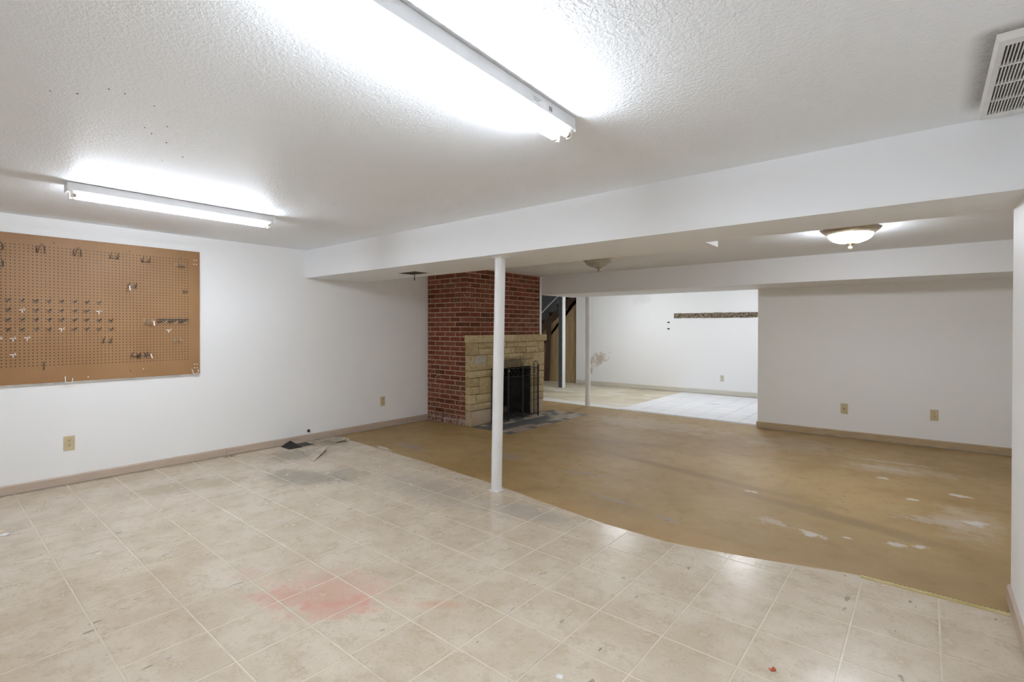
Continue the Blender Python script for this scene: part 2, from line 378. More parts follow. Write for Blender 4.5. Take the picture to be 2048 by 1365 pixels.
tag(B(-.15, XR+.13, -.93, YB+.02, H, H+.1).obj('ceiling', 'ceiling'), 'white popcorn-textured ceiling of the front room with the strip lights', 'ceiling', kind='structure')
tag(B(-.15, 7.1, YB+.02, YG+.05, H2, H2+.12).obj('ceiling_rear', 'ceiling_plain'), 'plain white ceiling between beam and rear soffit', 'ceiling', kind='structure')
tag(B(-2.9, 7.1, 6.474, 11.4, 2.25, 2.35).obj('ceiling_back_room', 'wall'), 'white ceiling of the back room', 'ceiling', kind='structure')
sm = MB()
for x, y in [(3.189, .468), (3.191, .516), (3.05, .40), (3.00, .33), (2.72, .78), (2.80, .70), (2.86, .66), (2.55, .9), (3.15, .62), (2.95, .72), (2.4, .85)]:
    r_ = random.uniform(.002, .0045); sm.tube([(x, y, H+.001), (x, y, H-.002)], r_, 6)
so_ = sm.obj('fly_specks', 'slot', bpy.data.objects['ceiling']); so_['kind'] = 'stuff'
# dropped beam: wide on the left, narrow on the right, with a square duct hole in its underside
HOLE = (1.255, 1.53, 3.262, 3.460)
bm_ = MB().box(-.02, HOLE[0], YB, YB2, ZB, H+.03).box(HOLE[1], XS, YB, YB2, ZB, H+.03).box(XS, XR+.13, YB, YB3, ZB, H+.03)
bm_.box(HOLE[0], HOLE[1], YB, HOLE[2], ZB, H+.03).box(HOLE[0], HOLE[1], HOLE[3], YB2, ZB, H+.03).box(HOLE[0], HOLE[1], HOLE[2], HOLE[3], ZB+.2, H+.03)
tag(bm_.obj('ceiling_beam', 'beam'), 'long white boxed-in ceiling beam crossing the room above the white post', 'beam', kind='structure')
tag(B(.766, 6.96, YH, YG+.105, ZH, H2+.02).obj('ceiling_soffit', 'beam'), 'lower grey-white soffit over the back-room opening and grey wall', 'soffit', kind='structure')

# baseboards, each length of board a piece
def baseboard(name, label, mat, boards, along, face, sign, h=.082, gap=.010, kind='structure', rot=None):
    t = thing(name, label, 'baseboard', kind=kind)
    if rot: t.location, t.rotation_euler = rot
    for a, b in boards:
        th = .013
        lo, hi = (face, face+th) if sign > 0 else (face-th, face)
        prof = [(lo, gap), (hi, gap), (hi, h-.008), (hi-(.006 if sign > 0 else 0), h), (lo+(0 if sign > 0 else .006), h), (lo, h-(0 if sign > 0 else .008))]
        if sign > 0: prof = [(lo, gap), (hi, gap), (hi, h-.010), (hi-.008, h), (lo, h)]
        else: prof = [(lo, gap), (hi, gap), (hi, h), (lo+.008, h), (lo, h-.010)]
        mb = MB()
        if along == 1: mb.prism(prof, 1, a, b)
        else: mb.prism([(y, z) for y, z in prof], 0, a, b)
        mb.obj('board', mat, t)
    return t
baseboard('baseboard_left', 'pinkish wooden baseboard along the pegboard wall', 'base_pink', [(-.8, 2.052), (2.055, 2.549), (2.552, 4.372), (4.375, 4.742)], 1, 0.0, 1)
baseboard('baseboard_right', 'pinkish wooden baseboard at the foot of the right-hand wall end', 'base_pink', [(-.8, 3.39)], 1, XR, -1, .092)
baseboard('baseboard_rear', 'tan wooden baseboard along the grey partition wall', 'base_tan', [(-.014, .19), (.193, 3.1)], 0, 0.0, -1, .086, rot=((3.81, 7.195, 0), (0, 0, .040)))
baseboard('baseboard_far', 'pale wooden baseboard along the bright far wall', 'base_far', [(0.0, 7.5)], 0, 0.0, -1, .105, gap=.014, rot=((-.855, 10.05, 0), (0, 0, .035)))

# ------------------------------------------------------------------ vinyl sheet with its tile pattern
def edge(x):
    P = [(0, 3.22), (.21, 3.284), (.7, 3.262), (1.2, 3.235), (1.744, 3.219), (2.3, 3.17), (2.83, 3.131), (3.2, 3.07), (3.478, 3.031), (3.9, 2.985), (4.33, 2.982), (4.793, 3.094), (5.25, 3.243), (5.86, 3.243)]
    for (a, ya), (b, yb) in zip(P, P[1:]):
        if x <= b: return ya + (yb-ya)*(x-a)/(b-a)
    return P[-1][1]
def clipped(x0, x1, y0, y1):
    """tile outline cut by the ragged cut edge of the sheet and the register hole"""
    n = 4; xs = [x0 + (x1-x0)*k/n for k in range(n+1)]
    tops = [min(y1, edge(x)) for x in xs]
    if max(tops) - y0 < .02: return None
    tops = [max(t, y0+.002) for t in tops]
    return [(x0, y0), (x1, y0)] + [(x, t) for x, t in zip(reversed(xs), reversed(tops))]
vf = thing('floor_vinyl', 'worn beige tile-pattern vinyl flooring of the front room with red stains', 'floor', kind='structure')
sh = MB(); N = 60
for k in range(N):
    a, b = 5.858*k/N, 5.858*(k+1)/N
    for r in without((a, b, -.8, 2.95), REG): sh.box(*r, .0, .0018)
    sh.prism([(a, 2.95), (b, 2.95), (b, edge(b)), (a, edge(a))], 2, .0, .0018)
sh.obj('backing_sheet', 'grout', vf)
xs = [2.22 + .3065*k for k in range(-8, 13)]; ys = [.502 + .3108*k for k in range(-5, 10)]
g = .0046; full = B(g-.15325, .15325-g, g-.1554, .1554-g, .0012, .0030).mesh('tile', 'vinyl', .0005)
for x0 in xs[:-1]:
    for y0 in ys[:-1]:
        x1, y1 = x0+.3065, y0+.3108
        if x1 < .03 or x0 > 5.84: continue
        cut = max(0, x0+g), min(XR, x1-g)
        hole = not (x1 < REG[0] or x0 > REG[1] or y1 < REG[2] or y0 > REG[3])
        if cut[0] == x0+g and cut[1] == x1-g and not hole and min(edge(x0), edge(x1), edge((x0+x1)/2)) > y1 and y0 > -.79:
            put('tile', full, vf, ((x0+x1)/2, (y0+y1)/2, 0)); continue
        y0c = max(-.8, y0+g)
        if hole:
            mb = MB()
            for r in without((*cut, y0c, y1-g), REG): mb.box(*r, .0012, .003)
            mb.obj('tile', 'vinyl', vf)
        else:
            pl = clipped(*cut, y0c, y1-g)
            if pl: MB().prism(pl, 2, .0012, .003).obj('tile', 'vinyl', vf)
# torn, curling corners by the register
def flap(pts, mat_, th=.003):
    mb = MB(); n = len(pts)
    mb.v = [tuple(p) for p in pts] + [(x, y, z-th) for x, y, z in pts]
    mb.f = [tuple(range(n)), tuple(range(2*n-1, n-1, -1))] + [(k, n+k, n+(k+1) % n, (k+1) % n) for k in range(n)]
    return mb.obj('torn_flap', mat_, vf)
flap([(.90, 2.515, .0065), (.78, 2.64, .016), (.66, 2.765, .027), (.54, 2.885, .034), (.47, 2.86, .022), (.46, 2.62, .0066)], 'vinyl')
flap([(.025, 3.20, .012), (.12, 3.235, .020), (.24, 3.25, .030), (.335, 3.245, .034), (.37, 3.19, .028), (.33, 3.09, .0066), (.04, 3.08, .0066)], 'vinyl')
flap([(.335, 3.25, .0345), (.375, 3.19, .0285), (.40, 3.20, .012), (.36, 3.255, .012)], 'vinyl_back')

# back-room white tiles
tf = thing('floor_tile', 'white square floor tiles laid in the right half of the back room', 'floor', kind='structure')
B(1.68, 4.1, 7.36, 10.12, .002, .006).obj('mortar_bed', 'thinset', tf)
tile_me = B(-.150, .150, -.150, .150, .004, .011).mesh('tile', 'white_tile', .0015)
for i in range(8):
    for j in range(9):
        x, y = 1.835 + .305*i, 7.515 + .305*j
        if y < 10.0: put('tile', tile_me, tf, (x, y, 0))

# ------------------------------------------------------------------ chimney and fireplace
YC0, YC1, XC = 4.745, 6.418, .765; HC = 2.149
ch = thing('brick_fireplace', 'red brick chimney breast with buff stone fireplace surround and mantel', 'fireplace')
OY0, OY1, OZ = 5.335, 6.05, .745          # fire opening
ins = .005
core = MB()
core.box(0, XC-ins, YC0+ins, OY0-.05, 0, HC).box(0, XC-ins, OY1+.05, YC1-ins, 0, HC).box(0, XC-ins, OY0-.05, OY1+.05, OZ+.12, HC).box(0, .22, OY0-.05, OY1+.05, 0, OZ+.12)
core.obj('mortar_core', 'mortar', ch)
cache = {}
def brick(x0, x1, y0, y1, z0):
    key = (round(x1-x0, 3), round(y1-y0, 3))
    if key not in cache: cache[key] = B(-key[0]/2, key[0]/2, -key[1]/2, key[1]/2, 0, .0560).mesh('brick', 'brick', .0035)
    jx = random.uniform(-.002, .002)
    put('brick', cache[key], ch, ((x0+x1)/2+jx*.5, (y0+y1)/2+jx, z0), (0, 0, random.uniform(-.004, .004)))
BL, BD, J = .193, .092, .011
for i in range(32):
    z = .004 + i*.0670
    # face towards the room (runs along the short side)
    x = XC; k = 0
    first = BL if i % 2 == 0 else BD
    while x > .012:
        L = first if k == 0 else BL
        a = max(.003, x-L)
        above = z > 1.20
        if x-a > .02:
            brick(a, x, YC0, YC0 + (BD if (k == 0 and i % 2 == 0) else (BL if (k == 0 and above) else BD)), z)
        x = a-J; k += 1
    if z > 1.20:
        y = YC0 + (BD if i % 2 == 0 else BL) + J
        while y < YC1-.01:
            b = min(YC1, y+BL)
            if b-y > .02: brick(XC-BD, XC, y, b, z)
            y = b+J
# rock-faced stone blocks
def rock(y0, y1, z0, z1, x0=XC, x1=.885, gap=.0045, rough=.014, name='stone'):
    y0 += gap; y1 -= gap; z0 += gap; z1 -= gap
    ny = max(2, min(9, int((y1-y0)/.055))); nz = max(2, min(5, int((z1-z0)/.045)))
    mb = MB(); idx = {}
    for i in range(ny+1):
        for j in range(nz+1):
            e = i in (0, ny) or j in (0, nz)
            px = x1 - (.010 if e else random.uniform(-.006, .006) - .0) + (0 if e else random.uniform(0, rough))
            jy = 0 if i in (0, ny) else random.uniform(-.008, .008)
            jz = 0 if j in (0, nz) else random.uniform(-.006, .006)
            idx[i, j] = len(mb.v); mb.v.append((px, y0+(y1-y0)*i/ny+jy, z0+(z1-z0)*j/nz+jz))
    for i in range(ny):
        for j in range(nz): mb.f.append((idx[i, j], idx[i+1, j], idx[i+1, j+1], idx[i, j+1]))
    ring = [idx[i, 0] for i in range(ny)] + [idx[ny, j] for j in range(nz)] + [idx[i, nz] for i in range(ny, 0, -1)] + [idx[0, j] for j in range(nz, 0, -1)]
    back = []
    for r in ring: back.append(len(mb.v)); mb.v.append((x0, mb.v[r][1], mb.v[r][2]))
    for k in range(len(ring)): mb.f.append((ring[k], back[k], back[(k+1) % len(ring)], ring[(k+1) % len(ring)]))
    mb.f.append(tuple(reversed(back)))
    return mb.obj(name, 'stone', ch, smooth=True)
SJ = MB()
for r in [(YC0+.012, OY0-.01, 0, 1.125), (OY1+.01, 6.385, 0, 1.125), (OY0-.01, OY1+.01, OZ+.01, 1.125)]:
    SJ.box(XC, .885-.022, r[0], r[1], r[2], r[3])
SJ.obj('stone_backing', 'stone_joint', ch)
for s in [(4.745, 4.89, .955, 1.128), (4.89, 5.25, 1.045, 1.128), (4.89, 5.25, .955, 1.045), (4.745, 5.06, .745, .955), (5.06, 5.25, .745, .955), (4.745, 5.335, .65, .745),
          (4.745, 4.91, .535, .65), (4.91, 5.335, .42, .65), (4.745, 4.91, .43, .535), (4.745, 4.84, .30, .43), (4.84, 5.335, .30, .42), (4.745, 5.335, .205, .30), (4.745, 5.335, .0, .205),
          (5.25, 5.47, 1.045, 1.128), (5.47, 5.75, 1.045, 1.128), (5.75, 6.24, 1.04, 1.128), (5.25, 5.66, .955, 1.045), (5.66, 5.94, .955, 1.045), (5.94, 6.24, .95, 1.04), (6.24, 6.395, .95, 1.128),
          (5.25, 5.87, .855, .955), (5.87, 6.08, .855, .952), (5.25, 5.81, .742, .855), (5.81, 6.08, .742, .855), (6.08, 6.395, .752, .95),
          (6.05, 6.27, .65, .752), (6.27, 6.39, .66, .752), (6.05, 6.39, .545, .65), (6.05, 6.25, .435, .545), (6.25, 6.385, .435, .545), (6.05, 6.385, .325, .435), (6.05, 6.22, .215, .325), (6.22, 6.38, .215, .325), (6.05, 6.375, .0, .215)]:
    rock(*s)
for a, b in ((4.733, 5.605), (5.605, 6.420)):
    rock(a, b, 1.126, 1.226, XC, .918, .0015, .006, 'mantel_slab')
# firebox
fb = MB().box(.215, .235, OY0-.05, OY1+.05, 0, OZ+.12)
fb.prism([(.235, OY0+.10), (.86, OY0-.002), (.86, OY0-.05), (.235, OY0-.05)], 2, 0, OZ+.12).prism([(.235, OY1-.10), (.86, OY1+.002), (.86, OY1+.05), (.235, OY1+.05)], 2, 0, OZ+.12)
fb.box(.235, .80, OY0-.05, OY1+.05, OZ+.06, OZ+.12)
fb.obj('firebox_lining', 'soot', ch)
B(.235, .884, OY0-.02, OY1+.02, .0, .012).obj('firebox_floor', 'ash', ch)
lg = MB().tube([(.62, 5.44, .075), (.60, 5.60, .08), (.61, 5.78, .075)], [.058, .065, .060], 10)
tag(lg.obj('fire_log', 'log', smooth=True), 'charred log lying on the ash inside the dark fireplace', 'log')

# hearth tiles set flush into the floor
he = thing('hearth', 'flush hearth of slate-grey and pinkish square tiles in front of the fireplace', 'hearth')
hb = MB().box(*HEARTH, -.12, .0005); hb.obj('mortar_bed', 'stone_joint', he)
nx, ny = 6, 16; tx, ty = (HEARTH[1]-HEARTH[0])/nx, (HEARTH[3]-HEARTH[2])/ny
hm = {m: B(-tx/2+.002, tx/2-.002, -ty/2+.002, ty/2-.002, -.004, .0035).mesh('tile', m, .001) for m in ('slate', 'pinktile', 'beigetile')}
hr = random.Random(11)
for i in range(nx):
    for j in range(ny):
        if i == 5: m = 'slate' if j in (0, 4, 8, 9, 11, 15) else ('pinktile' if j < 8 else hr.choice(('pinktile', 'beigetile')))
        elif i == 4: m = 'slate' if j in (6, 7, 8) else hr.choice(('pinktile', 'pinktile', 'beigetile'))
        elif i in (2, 3): m = 'slate' if 1 <= j <= 10 or hr.random() < .3 else hr.choice(('pinktile', 'beigetile'))
        else: m = 'slate' if hr.random() < .55 or (i, j) == (0, 0) else hr.choice(('pinktile', 'beigetile'))
        put('tile', hm[m], he, (HEARTH[0]+tx*(i+.5), HEARTH[2]+ty*(j+.5), random.uniform(-.0006, .0006)))

# ------------------------------------------------------------------ folding fire screen
fs = thing('fire_screen', 'black iron folding fire screen with mesh panels and scrolled top in front of the fireplace', 'fire screen', (.98, 5.6, .0035))
def arc(c, r, a0, a1, n=10): return [(c[0]+r*math.cos(a0+(a1-a0)*k/n), c[1]+r*math.sin(a0+(a1-a0)*k/n)) for k in range(n+1)]
def screen_panel(a, b, h=.76, arched=False):
    a, b = Vector((a[0]-.98, a[1]-5.6, 0)), Vector((b[0]-.98, b[1]-5.6, 0)); u = (b-a); L = u.length; u.normalize()
    P = lambda s, z: tuple(a + u*s + Vector((0, 0, z)))
    e = bpy.data.objects.new('panel', None); COL.objects.link(e); e.parent = fs
    i0, i1 = .009, L-.009
    f = MB().tube([P(i0, 0), P(i0, h)], .0065, 6).tube([P(i1, 0), P(i1, h)], .0065, 6).tube([P(i0, .03), P(i1, .03)], .005, 6).tube([P(i0, h-.13), P(i1, h-.13)], .005, 6)
    if arched: f.tube([P(i0, h)] + [P((i0+i1)/2 - (i1-i0)/2*math.cos(math.pi*k/10), h+.05*math.sin(math.pi*k/10)) for k in range(11)] + [P(i1, h)], .005, 6)
    else: f.tube([P(i0, h-.012), P(i1, h-.012)], .005, 6)
    f.obj('frame', 'iron', e, smooth=True)
    m = MB(); m.v = [P(i0, .03), P(i1, .03), P(i1, h-.13), P(i0, h-.13)]; m.f = [(0, 1, 2, 3)]; m.obj('wire_mesh', 'gauze', e)
    c = (i0+i1)/2; r = min(.045, (i1-i0)*.2)
    for sgn in (-1, 1):
        pts = arc((c+sgn*r, h-.07), r, 0 if sgn < 0 else math.pi, (math.pi*1.6 if sgn < 0 else math.pi-math.pi*1.6), 12) + arc((c+sgn*r*1.1, h-.075), r*.5, math.pi*1.6 if sgn < 0 else -math.pi*.6, math.pi*2.6 if sgn < 0 else -math.pi*1.6, 8)
        MB().tube([P(s, z) for s, z in pts], .0035, 5).obj('scroll', 'iron', e)
    return e
S0, S1, S2_, S3, S4 = (.925, 5.085), (.985, 5.385), (.992, 5.705), (1.035, 6.025), (.908, 6.075)
screen_panel(S0, S1, .76); screen_panel(S1, S2_, .75); screen_panel(S2_, S3, .75); screen_panel(S3, S4, .77, True)
for p in (S1, S2_, S3):
    MB().tube([(p[0]-.98+.003, p[1]-5.6, .0), (p[0]-.98+.003, p[1]-5.6, .765)], .009 if p != S1 else .006, 8).obj('hinge_post', 'iron', fs, smooth=True)
MB().lathe([(.004, 0), (.009, .006), (.009, .014), (.004, .02)], (S1[0]-.98+.012, S1[1]-5.6+.01, .70), 8).obj('handle_knob', 'peg_white', fs)

# ------------------------------------------------------------------ posts
def post(name, label, base, top, r, mat='post_white'):
    t = thing(name, label, 'post', (base[0], base[1], base[2]))
    d = Vector(top)-Vector(base)
    MB().tube([(0, 0, .006), tuple(d-Vector((0, 0, .004)))], r, 28).obj('shaft', mat, t, smooth=True)
    MB().box(-r*1.05, r*1.05, -r*1.05, r*1.05, 0, .006).obj('foot_plate', mat, t)
    MB().box(d.x-r*1.25, d.x+r*1.25, d.y-r*1.1, d.y+r*1.1, d.z-.006, d.z).obj('cap_plate', 'beam', t)
    return t
post('support_post', 'white round steel post standing under the beam in mid-room', (2.852, 3.032, .003), (2.874, 3.050, ZB), .0435)
post('support_post', 'white round steel post at the back-room threshold under the soffit', (1.118, 7.318, .0), (1.118, 7.318, ZH), .043)
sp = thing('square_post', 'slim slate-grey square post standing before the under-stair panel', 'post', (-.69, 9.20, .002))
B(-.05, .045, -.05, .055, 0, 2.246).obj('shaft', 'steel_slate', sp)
B(.045, .058, -.05, .055, 0, 2.246).obj('white_side', 'post_white', sp)  # white layer over the right-hand face of the post

# ------------------------------------------------------------------ stairs in the back-room corner
st = thing('staircase', 'dark timber staircase rising behind the far wall with plywood-closed underside', 'staircase')
sl = .79; zl = lambda x: 2.030 + (x+.88)*sl           # lower edge line of the stringer
MB().prism([(-2.7, 0), (-.80, 0), (-.80, 2.2), (-.66, 2.2), (-2.7, max(.55, zl(-2.7)))], 1, 10.14, 10.156).obj('side_panel', 'plywood', st)
MB().prism([(-2.72, zl(-2.72)), (-.6, zl(-.6)), (-.6, zl(-.6)+.2), (-2.72, zl(-2.72)+.20)], 1, 10.10, 10.139).obj('stringer', 'stair_wood', st)
for k in range(8):
    x = -2.72 + k*.25; z = zl(x)+.16
    B(x-.02, x+.27, 10.14, 11.1, z+.16, z+.195).obj('tread', 'stair_wood', st)
    B(x-.005, x+.02, 10.16, 11.1, z-.03, z+.16).obj('riser', 'stair_wood', st)
MB().prism([(-2.72, zl(-2.72)+.475), (-1.2, zl(-1.2)+.50), (-1.2, zl(-1.2)+.525), (-2.72, zl(-2.72)+.50)], 1, 10.112, 10.138).obj('trim', 'post_white', st)
tag(B(-2.8, -.6, 11.12, 11.25, -.1, 2.4).obj('wall_stairwell', 'slate_wall'), 'slate-blue wall behind the stairs', 'wall', kind='structure')
lb = MB().prism([(-1.80, .003), (-1.67, .003), (-1.60, 1.50), (-1.72, 1.50)], 1, 10.06, 10.098)
tag(lb.obj('leaning_board', 'old_board'), 'dark weathered board leaning upright against the stair panel', 'board')

# ------------------------------------------------------------------ lights
def fixture(name, label, loc, rotz, sticker=False):
    t = thing(name, label, 'strip light', loc, (0, 0, rotz), 'four-foot strip lights on the front ceiling')
    W, L = .050, 1.245; hz = -.056
    hs = MB().prism([(-W, -.003), (W, -.003), (W, hz+.006), (W-.006, hz), (-W+.006, hz), (-W, hz+.006)], 1, -L/2, L/2)
    hs.obj('housing', 'fixture', t)
    for s in (-1, 1):
        B(-W-.001, W+.001, s*L/2-.001, s*L/2+.0015, hz-.002, -.003).obj('end_plate', 'fixture', t)
        tb = MB().tube([(s*.030, -.592, hz-.020), (s*.030, .592, hz-.020)], .0128, 12).obj('tube', 'tube', t, smooth=True)
        for e in (-1, 1):
            MB().tube([(s*.030, e*.578, hz-.020), (s*.030, e*.598, hz-.020)], .0137, 12).obj('end_cap', 'nickel', tb)
            so = MB().prism([(s*.030-.012, hz), (s*.030+.012, hz), (s*.030+.012, hz-.026), (s*.030+.007, hz-.036), (s*.030-.007, hz-.036), (s*.030-.012, hz-.026)], 1, e*.600-.004, e*.600+.008)
            so.obj('lamp_holder', 'socket', t)
    if sticker:
        B(W, W+.0006, .30, .40, -.045, -.018).obj('rating_label', 'scrap_white', t)
        for k in range(3): B(W+.0006, W+.0009, .31, .365-.012*k, -.0235-.006*k, -.0215-.006*k).obj('print_line', 'reg_grey', t)
        for k in range(2): B(W+.0006, W+.0010, .418+.012*k, .427+.012*k, -.040, -.022).obj('print_block', 'reg_grey', t)
    return t
fixture('strip_light', 'lit twin-tube strip light nearest the viewer, cut by the top picture edge', (4.373, 1.172, H), .049, True)
fixture('strip_light', 'lit twin-tube strip light above the brown pegboard', (1.474, 1.220, H), -.012)

def dome(label, loc, bowl, R=.205, group=None):
    t = thing('ceiling_light', label, 'ceiling light', loc, group=group)
    MB().lathe([(R*.9, 0), (R*1.02, -.004), (R*1.0, -.012), (R*.85, -.038), (R*.79, -.047), (R*.70, -.045)], (0, 0, 0), 40).obj('rim', 'nickel', t, smooth=True)
    prof = [(R*.77*math.cos(a), -.045 - .075*math.sin(a)) for a in [math.pi/2*k/9 for k in range(9)]] + [(R*.12, -.120)]
    MB().lathe(prof, (0, 0, 0), 40).obj('glass_bowl', bowl, t, smooth=True)
    MB().lathe([(R*.16, -.114), (R*.20, -.122), (R*.10, -.131), (.014, -.136), (.009, -.144), (.015, -.152), (.013, -.161), (.004, -.170)], (0, 0, 0), 16).obj('finial', 'nickel', t, smooth=True)
    return t
dome('lit bowl ceiling light with nickel rim in front of the grey wall', (5.050, 4.955, H2), 'bowl_on')
dome('unlit tarnished bowl ceiling light half hidden behind the beam', (2.585, 5.13, H2), 'bowl_off')
for x, lab in ((.96, 'lit bowl ceiling light of the back room near the stairs'), (3.2, 'lit bowl ceiling light of the back room behind the grey wall')):
    dome(lab, (x, 8.7, 2.25), 'bowl_far', group='back-room ceiling lights')

# ------------------------------------------------------------------ ceiling return grille
vg = thing('return_vent', 'white louvred return-air grille on the ceiling at the top right corner', 'vent', (0, 0, H))
vx0, vx1, vy0, vy1 = 5.700, 5.852, 2.100, 2.882
d_ = .014
fr = MB()
def ring(dx0, dx1, dy0, dy1, z): return [(vx0+dx0, vy0+dy0, z), (vx1-dx1, vy0+dy0, z), (vx1-dx1, vy1-dy1, z), (vx0+dx0, vy1-dy1, z)]
for q in (ring(0, 0, 0, 0, -.0005), ring(.008, .004, .028, .008, -d_), ring(.022, .010, .068, .060, -d_), ring(.022, .010, .068, .060, -.002)): fr.v += q
for k in range(3):
    for j in range(4): fr.f.append((4*k+j, 4*k+(j+1) % 4, 4*k+4+(j+1) % 4, 4*k+4+j))
fr.obj('frame', 'grille', vg)
B(vx0+.01, vx1-.005, vy0+.03, vy1-.03, -.0025, -.0006).obj('dark_duct', 'black', vg)
for k in range(14):
    x = vx0+.024 + k*.0090
    MB().prism([(x-.0018, -.0135), (x+.0018, -.0135), (x+.0010, -.003), (x-.0022, -.003)], 1, vy0+.06, vy1-.05).obj('slat', 'grille', vg)
for y in (2.331, 2.498, 2.667):
    B(vx0+.02, vx1-.01, y-.006, y+.006, -d_, -.004).obj('cross_bar', 'grille', vg)

# square duct hole in the beam
dv = thing('duct_opening', 'dark open square duct hole in the underside of the beam with hanging rod', 'vent')
x0, x1, y0, y1 = HOLE
MB().box(x0, x0+.004, y0, y1, ZB+.001, ZB+.19).box(x1-.004, x1, y0, y1, ZB+.001, ZB+.19).box(x0, x1, y0, y0+.004, ZB+.001, ZB+.19).box(x0, x1, y1-.004, y1, ZB+.001, ZB+.19).obj('duct_wall', 'duct_dark', dv)
B(x0+.01, x1-.01, y0+.01, y1-.01, ZB+.004, ZB+.010).obj('damper_blade', 'duct_dark', dv)
MB().tube([((x0+x1)/2-.01, 3.38, ZB+.006), ((x0+x1)/2-.01, 3.38, ZB-.055)], .004, 6).tube([((x0+x1)/2-.01, 3.38, ZB-.05), ((x0+x1)/2-.01, 3.38, ZB-.075)], .006, 6).obj('damper_rod', 'reg_grey', dv)

# ------------------------------------------------------------------ floor register with lifted flap
rg = thing('floor_register', 'dark metal floor register with a lifted black flap beside the baseboard', 'vent')
a, b, c, d = REG
MB().box(a, a+.01, c, d, -.11, .004).box(b-.01, b, c, d, -.11, .004).box(a, b, c, c+.01, -.11, .004).box(a, b, d-.01, d, -.11, .004).obj('frame', 'reg_grey', rg)
B(a, b, c, d, -.115, -.11).obj('duct_floor', 'black', rg)
for k in range(9):
    x = a+.02+k*.0195; B(x-.006, x+.006, c+.115, d-.008, -.004, .003).obj('slat', 'reg_grey', rg)
lf = MB(); lf.v = [(a+.005, c+.005, .004), (b+.01, c+.012, .004), (b+.01, c+.15, .004), (a+.02, c+.10, .058), (a+.006, c+.005, .001), (b+.01, c+.012, .001), (b+.01, c+.15, .001), (a+.022, c+.10, .054)]
lf.f = [(0, 1, 3), (1, 2, 3), (0, 3, 7, 4), (2, 6, 7, 3), (4, 7, 5), (5, 7, 6), (0, 4, 5, 1), (1, 5, 6, 2)]
lf.obj('lifted_flap', 'black', rg)

# ------------------------------------------------------------------ wall plates
def plate(name, label, loc, rotz, kind, mat='ivory', h=.121, wd=.072, cat='outlet'):
    """built facing +X in its own frame, then turned"""
    t = thing(name, label, cat, loc, (0, 0, rotz))
    B(0, .006, -wd/2, wd/2, -h/2, h/2).obj('cover_plate', mat, t, bevel=.002)
    if kind == 'duplex':
        for s in (-1, 1):
            f = MB().prism([(math.cos(q)*.017, s*.0205+max(-.0125, min(.0125, math.sin(q)*.017))) for q in [2*math.pi*k/16 for k in range(16)]], 0, .006, .0085).obj('socket_face', mat, t)
            for y in (-.0065, .0065): B(.0085, .0089, y-.0019, y+.0019, s*.0205+.0005, s*.0205+.0095).obj('slot', 'slot', f)
            MB().tube([(.0084, 0, s*.0205-.006), (.0089, 0, s*.0205-.006)], .0034, 8).obj('slot', 'slot', f)
        MB().tube([(.006, 0, 0), (.0072, 0, 0)], .003, 8).obj('screw', 'screw', t)
    else:
        MB().tube([(.006, 0, 0), (.009, 0, 0)], .0065, 10).obj('jack_bushing', 'slot', t)
        for s in (-1, 1): MB().tube([(.006, 0, s*.042), (.0072, 0, s*.042)], .003, 8).obj('screw', 'screw', t)
    return t
plate('wall_outlet', 'ivory duplex outlet on the white wall under the pegboard', (0, .829, .350), 0, 'duplex')
plate('wall_outlet', 'ivory duplex outlet on the white wall close to the brick chimney', (0, 3.969, .352), 0, 'duplex')
gy = lambda x: 7.195 + math.tan(.040)*(x-3.81)
plate('wall_jack', 'ivory single-jack wall plate on the grey partition wall', (4.772, gy(4.772)-.0005, .352), -math.pi/2+.040, 'jack', cat='wall plate')
plate('wall_outlet', 'ivory duplex outlet on the grey partition wall, right of the jack plate', (5.607, gy(5.607)-.0005, .363), -math.pi/2+.040, 'duplex')
fy = lambda x: 10.05 + math.tan(.035)*(x+.855)
plate('wall_outlet', 'pale outlet on the far wall below the brown stain', (-.444, fy(-.444)-.0005, .332), -math.pi/2+.035, 'duplex', 'ivory_far')
plate('wall_outlet', 'pale outlet alone in the right half of the far wall', (2.447, fy(2.447)-.0005, .338), -math.pi/2+.035, 'duplex', 'ivory_far')
gr = thing('cable_bushing', 'small black cable bushing in the white wall just above the baseboard', 'bushing', (0, 2.94, .122))
MB().tube([(0, 0, 0), (.010, 0, 0)], .016, 12).obj('flange', 'black', gr); MB().tube([(.008, 0, 0), (.022, .008, -.008)], .008, 8).obj('plug', 'reg_grey', gr)
# residue strip and plug holes on the far wall
rs = MB(); n = 14
for k in range(n):
    a, b = 1.49 + k*.16, 1.49 + (k+1)*.16; za, zb_ = 1.585+.003*k*.3+random.uniform(-.004, .004), 0
    rs.box(a, b+.001, 0, 1, 0, 1) if False else rs.prism([(a, 1.533+random.uniform(-.004, .004)), (b, 1.533+random.uniform(-.004, .004)), (b, 1.632+random.uniform(-.004, .004)), (a, 1.632+random.uniform(-.004, .004))], 1, -.010, .0)
ro = rs.obj('residue_strip', 'cork', None)
for v in ro.data.vertices:
    v.co.y += fy(v.co.x) - .0005
tag(ro, 'long mottled brown adhesive strip left across the far white wall', 'strip')
for z, lab in ((1.447, 'upper'), (1.312, 'lower')):
    p = MB().box(-.022, .022, -.012, 0, -.012, .012).box(-.010, .014, -.022, -.012, -.006, .008).obj('wall_anchor', 'black', None, .002, loc=(1.375, fy(1.375)-.0005, z))
    tag(p, lab + ' of two small dark anchors left of the brown strip on the far wall', 'anchor')

